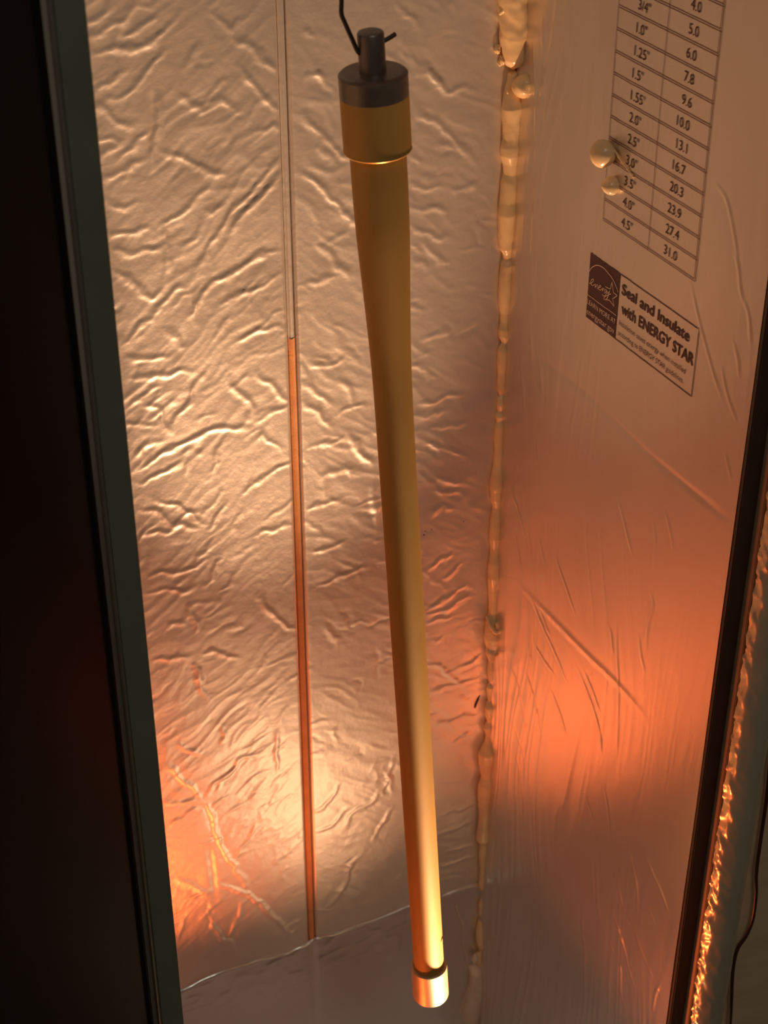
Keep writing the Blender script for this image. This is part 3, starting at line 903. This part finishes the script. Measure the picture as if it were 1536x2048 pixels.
hook_pts = [on_back(*q, YBAR) for q in ((684, -120), (683, -20), (683, 5), (683, 28), (690, 46), (705, 80), (717, 105))]
hook_pts += [on_back(727, 103, YBAR), on_back(750, 91, YBAR), on_back(775, 78, YBAR), on_back(791, 68, YBAR)]
zr = 1.42
hp = hook_pts[0]
hook_full = [(hp[0] + 0.012, YBAR, zr - 0.004), (hp[0] + 0.013, YBAR, zr + 0.010), (hp[0] + 0.006, YBAR, zr + 0.014), (hp[0], YBAR, zr + 0.004)] + [tuple(q) for q in hook_pts]
hook = tube('wire_hook', hook_full, 0.00125, M['wire'], seg=10, n=5)
tag(hook, 'dark bent wire hook threaded through the top of the barrel', 'hook')
rail = tube('hanging_rail', [(XL, YBAR, zr), (0.4, YBAR, zr), (XR, YBAR, zr)], 0.005, M['steel'], smooth_path=False, seg=20)
tag(rail, 'thin steel rail across the cabinet holding the wire hook', 'rail')

# ------------------------------------------------------------------ open doors either side
def door_plane(hx, hy, ang, width, thick, z0, z1, mat, name, parent=None, bevel=0.002):
    e = np.array([math.cos(ang), math.sin(ang)])
    nrm = np.array([-e[1], e[0]])
    a = np.array([hx, hy])
    poly = [a, a + e * width, a + e * width + nrm * thick, a + nrm * thick]
    return prism(name, [tuple(q) for q in poly], z0, z1, mat, parent, bevel)


dl = empty('steel_door', (XL - 0.0165, YF - 0.008, ZF))
tag(dl, 'near-black steel door standing open beside the green-grey front edge', 'door')
door_plane(XL - 0.0175, YF - 0.006, math.radians(180 + 32), 0.34, -0.018, ZF - 0.03, ZT, M['black_paint'], 'door_panel', dl)
tube('door_edge', [(XL - 0.0162, YF - 0.0085, ZF - 0.03), (XL - 0.0162, YF - 0.0085, 0.8), (XL - 0.0162, YF - 0.0085, ZT)], 0.0009, M['edge'], dl, seg=8, smooth_path=False)
adopt(dl)

dr = empty('insulated_door', (XR + 0.03, YF - 0.004, ZF))
tag(dr, 'open door lined with a board whose edge is wrapped in crumpled foil tape', 'door')
nz, na = 700, 26
zz = np.linspace(ZF - 0.02, 1.35, nz)
aa = np.linspace(math.radians(175), math.radians(350), na)
ZZ, AA = np.meshgrid(zz, aa, indexing='ij')
cr = 1 - np.abs(2 * vnoise(ZZ * 110 + AA * 2.2, AA * 1.5, 101) - 1)
cr2 = 1 - np.abs(2 * vnoise(ZZ * 260 - AA * 3, AA * 2.5 + ZZ * 30, 102) - 1)
edge_w = np.clip(1 - (AA - math.radians(175)) / math.radians(95), 0, 1)
rr = 0.0115 + (0.0016 * cr ** 2 + 0.0009 * cr2 ** 2) * (0.15 + 0.85 * edge_w) + 0.0012 * (vnoise(ZZ * 14, AA * 0, 103) - .5)
cxr, cyr = XR + 0.0210, YF - 0.020
P = np.stack([cxr + rr * np.cos(AA) * 1.15, cyr + rr * np.sin(AA), ZZ], -1)
grid_mesh('taped_edge', P, M['foil_crumpled'], dr, flip=True)
door_plane(XR + 0.032, YF - 0.018, math.radians(-4), 0.34, 0.02, ZF - 0.02, 1.40, M['foil_dull'], 'door_board', dr, 0.001)
door_plane(XR + 0.024, YF - 0.006, math.radians(0), 0.35, 0.010, ZF - 0.02, 1.40, M['brown_paint'], 'door_frame', dr, 0.001)
adopt(dr)

wy = YF - 0.024
wp = [on_back(*q, wy) for q in ((1552, 1300), (1545, 1450), (1535, 1580), (1524, 1660), (1513, 1741), (1512, 1790), (1505.5, 1838), (1492, 1872), (1476, 1896), (1468, 1925), (1464.5, 1960), (1463, 2000), (1460, 2048), (1452, 2140), (1440, 2300))]
cable = tube('cable', wp, 0.0014, M['cable'], seg=10, n=6)
tag(cable, 'thin dark red cable hanging against the open insulated door', 'cable')

# ------------------------------------------------------------------ heat lamps low in the cabinet
def heat_lamp(label, pos, aim, bulb_mat, beams):
    LP, LD = np.array(pos, float), np.array(aim, float)
    LD = LD / np.linalg.norm(LD)
    lamp = empty('heat_lamp', (LP[0], LP[1], ZF))
    tag(lamp, label, 'lamp')
    b0 = LP - LD * 0.040
    lathe('reflector', b0, LD, [(0, .012), (.004, .020), (.02, .031), (.040, .037), (.041, .036), (.021, .030), (.005, .019), (.001, .011)], M['white_enamel'], lamp, seg=48)
    lathe('bulb', b0 + LD * 0.014, LD, [(.004, .008), (.010, .011), (.018, .015), (.026, .016), (.032, .012), (.035, .006), (.0355, 0)], bulb_mat, lamp, seg=32)
    lathe('socket', b0 - LD * 0.035, LD, [(0, 0), (0, .014), (.035, .014), (.037, .010)], M['wire'], lamp, seg=24)
    tube('stand', [tuple(b0 - LD * 0.02), (b0[0], b0[1], ZF + 0.05), (LP[0], LP[1], ZF + 0.004)], 0.004, M['wire'], lamp, seg=8)
    lathe('base', (LP[0], LP[1], ZF), (0, 0, 1), [(0, 0.034), (.006, .034), (.008, .032), (.008, 0)], M['wire'], lamp, seg=32)
    for en, col, deg, blend, d in beams:
        sp = bpy.data.lights.new('heat_lamp_light', 'SPOT')
        sp.energy = en
        sp.color = col
        sp.spot_size = math.radians(deg)
        sp.spot_blend = blend
        sp.shadow_soft_size = 0.012
        so = bpy.data.objects.new('heat_lamp_light', sp)
        C.objects.link(so)
        so.location = tuple(LP + LD * 0.024)
        so.rotation_euler = Vector((-d[0], -d[1], -d[2])).to_track_quat('Z', 'Y').to_euler()
        so.parent = lamp
    adopt(lamp)


WARM, RED = (1.0, 0.58, 0.32), (1.0, 0.17, 0.04)
heat_lamp('clear-bulb reflector heat lamp on the cabinet floor under the barrel', LAMP_A, (-0.12, 0.12, 0.97),
          emit('warm_bulb', (1.0, 0.66, 0.36), BULB_A), ((BEAM_A, WARM, 41.5, 1.0, (-0.14, 0.165, 0.97)), (SPILL_A, WARM, 80, 1.0, (-0.17, 0.265, 0.48))))
heat_lamp('red-bulb reflector heat lamp on the cabinet floor beside the left wall', LAMP_B, (0.2, 0.08, 0.97),
          emit('red_bulb', (1.0, 0.16, 0.03), BULB_B), ((BEAM_B, RED, 104, 0.5, (0.2, 0.08, 0.97)),))

# dim ceiling light of the room behind the camera
structure(box('ceiling_room', (-2, -2, 2.42), (3, 2.5, 2.44), M['white_enamel']), 'plain room ceiling')
cl = empty('ceiling_light', (0.2, -0.6, 2.42))
tag(cl, 'square flat ceiling light of the room outside the cabinet', 'light')
box('housing', (-0.12, -0.92, 2.395), (0.52, -0.28, 2.42), M['white_enamel'], cl, 0.004)
box('diffuser', (-0.10, -0.90, 2.390), (0.50, -0.30, 2.3955), emit('pale_diffuser', (1.0, 0.95, 0.84), ROOM_LIGHT), cl, 0.002)
adopt(cl)
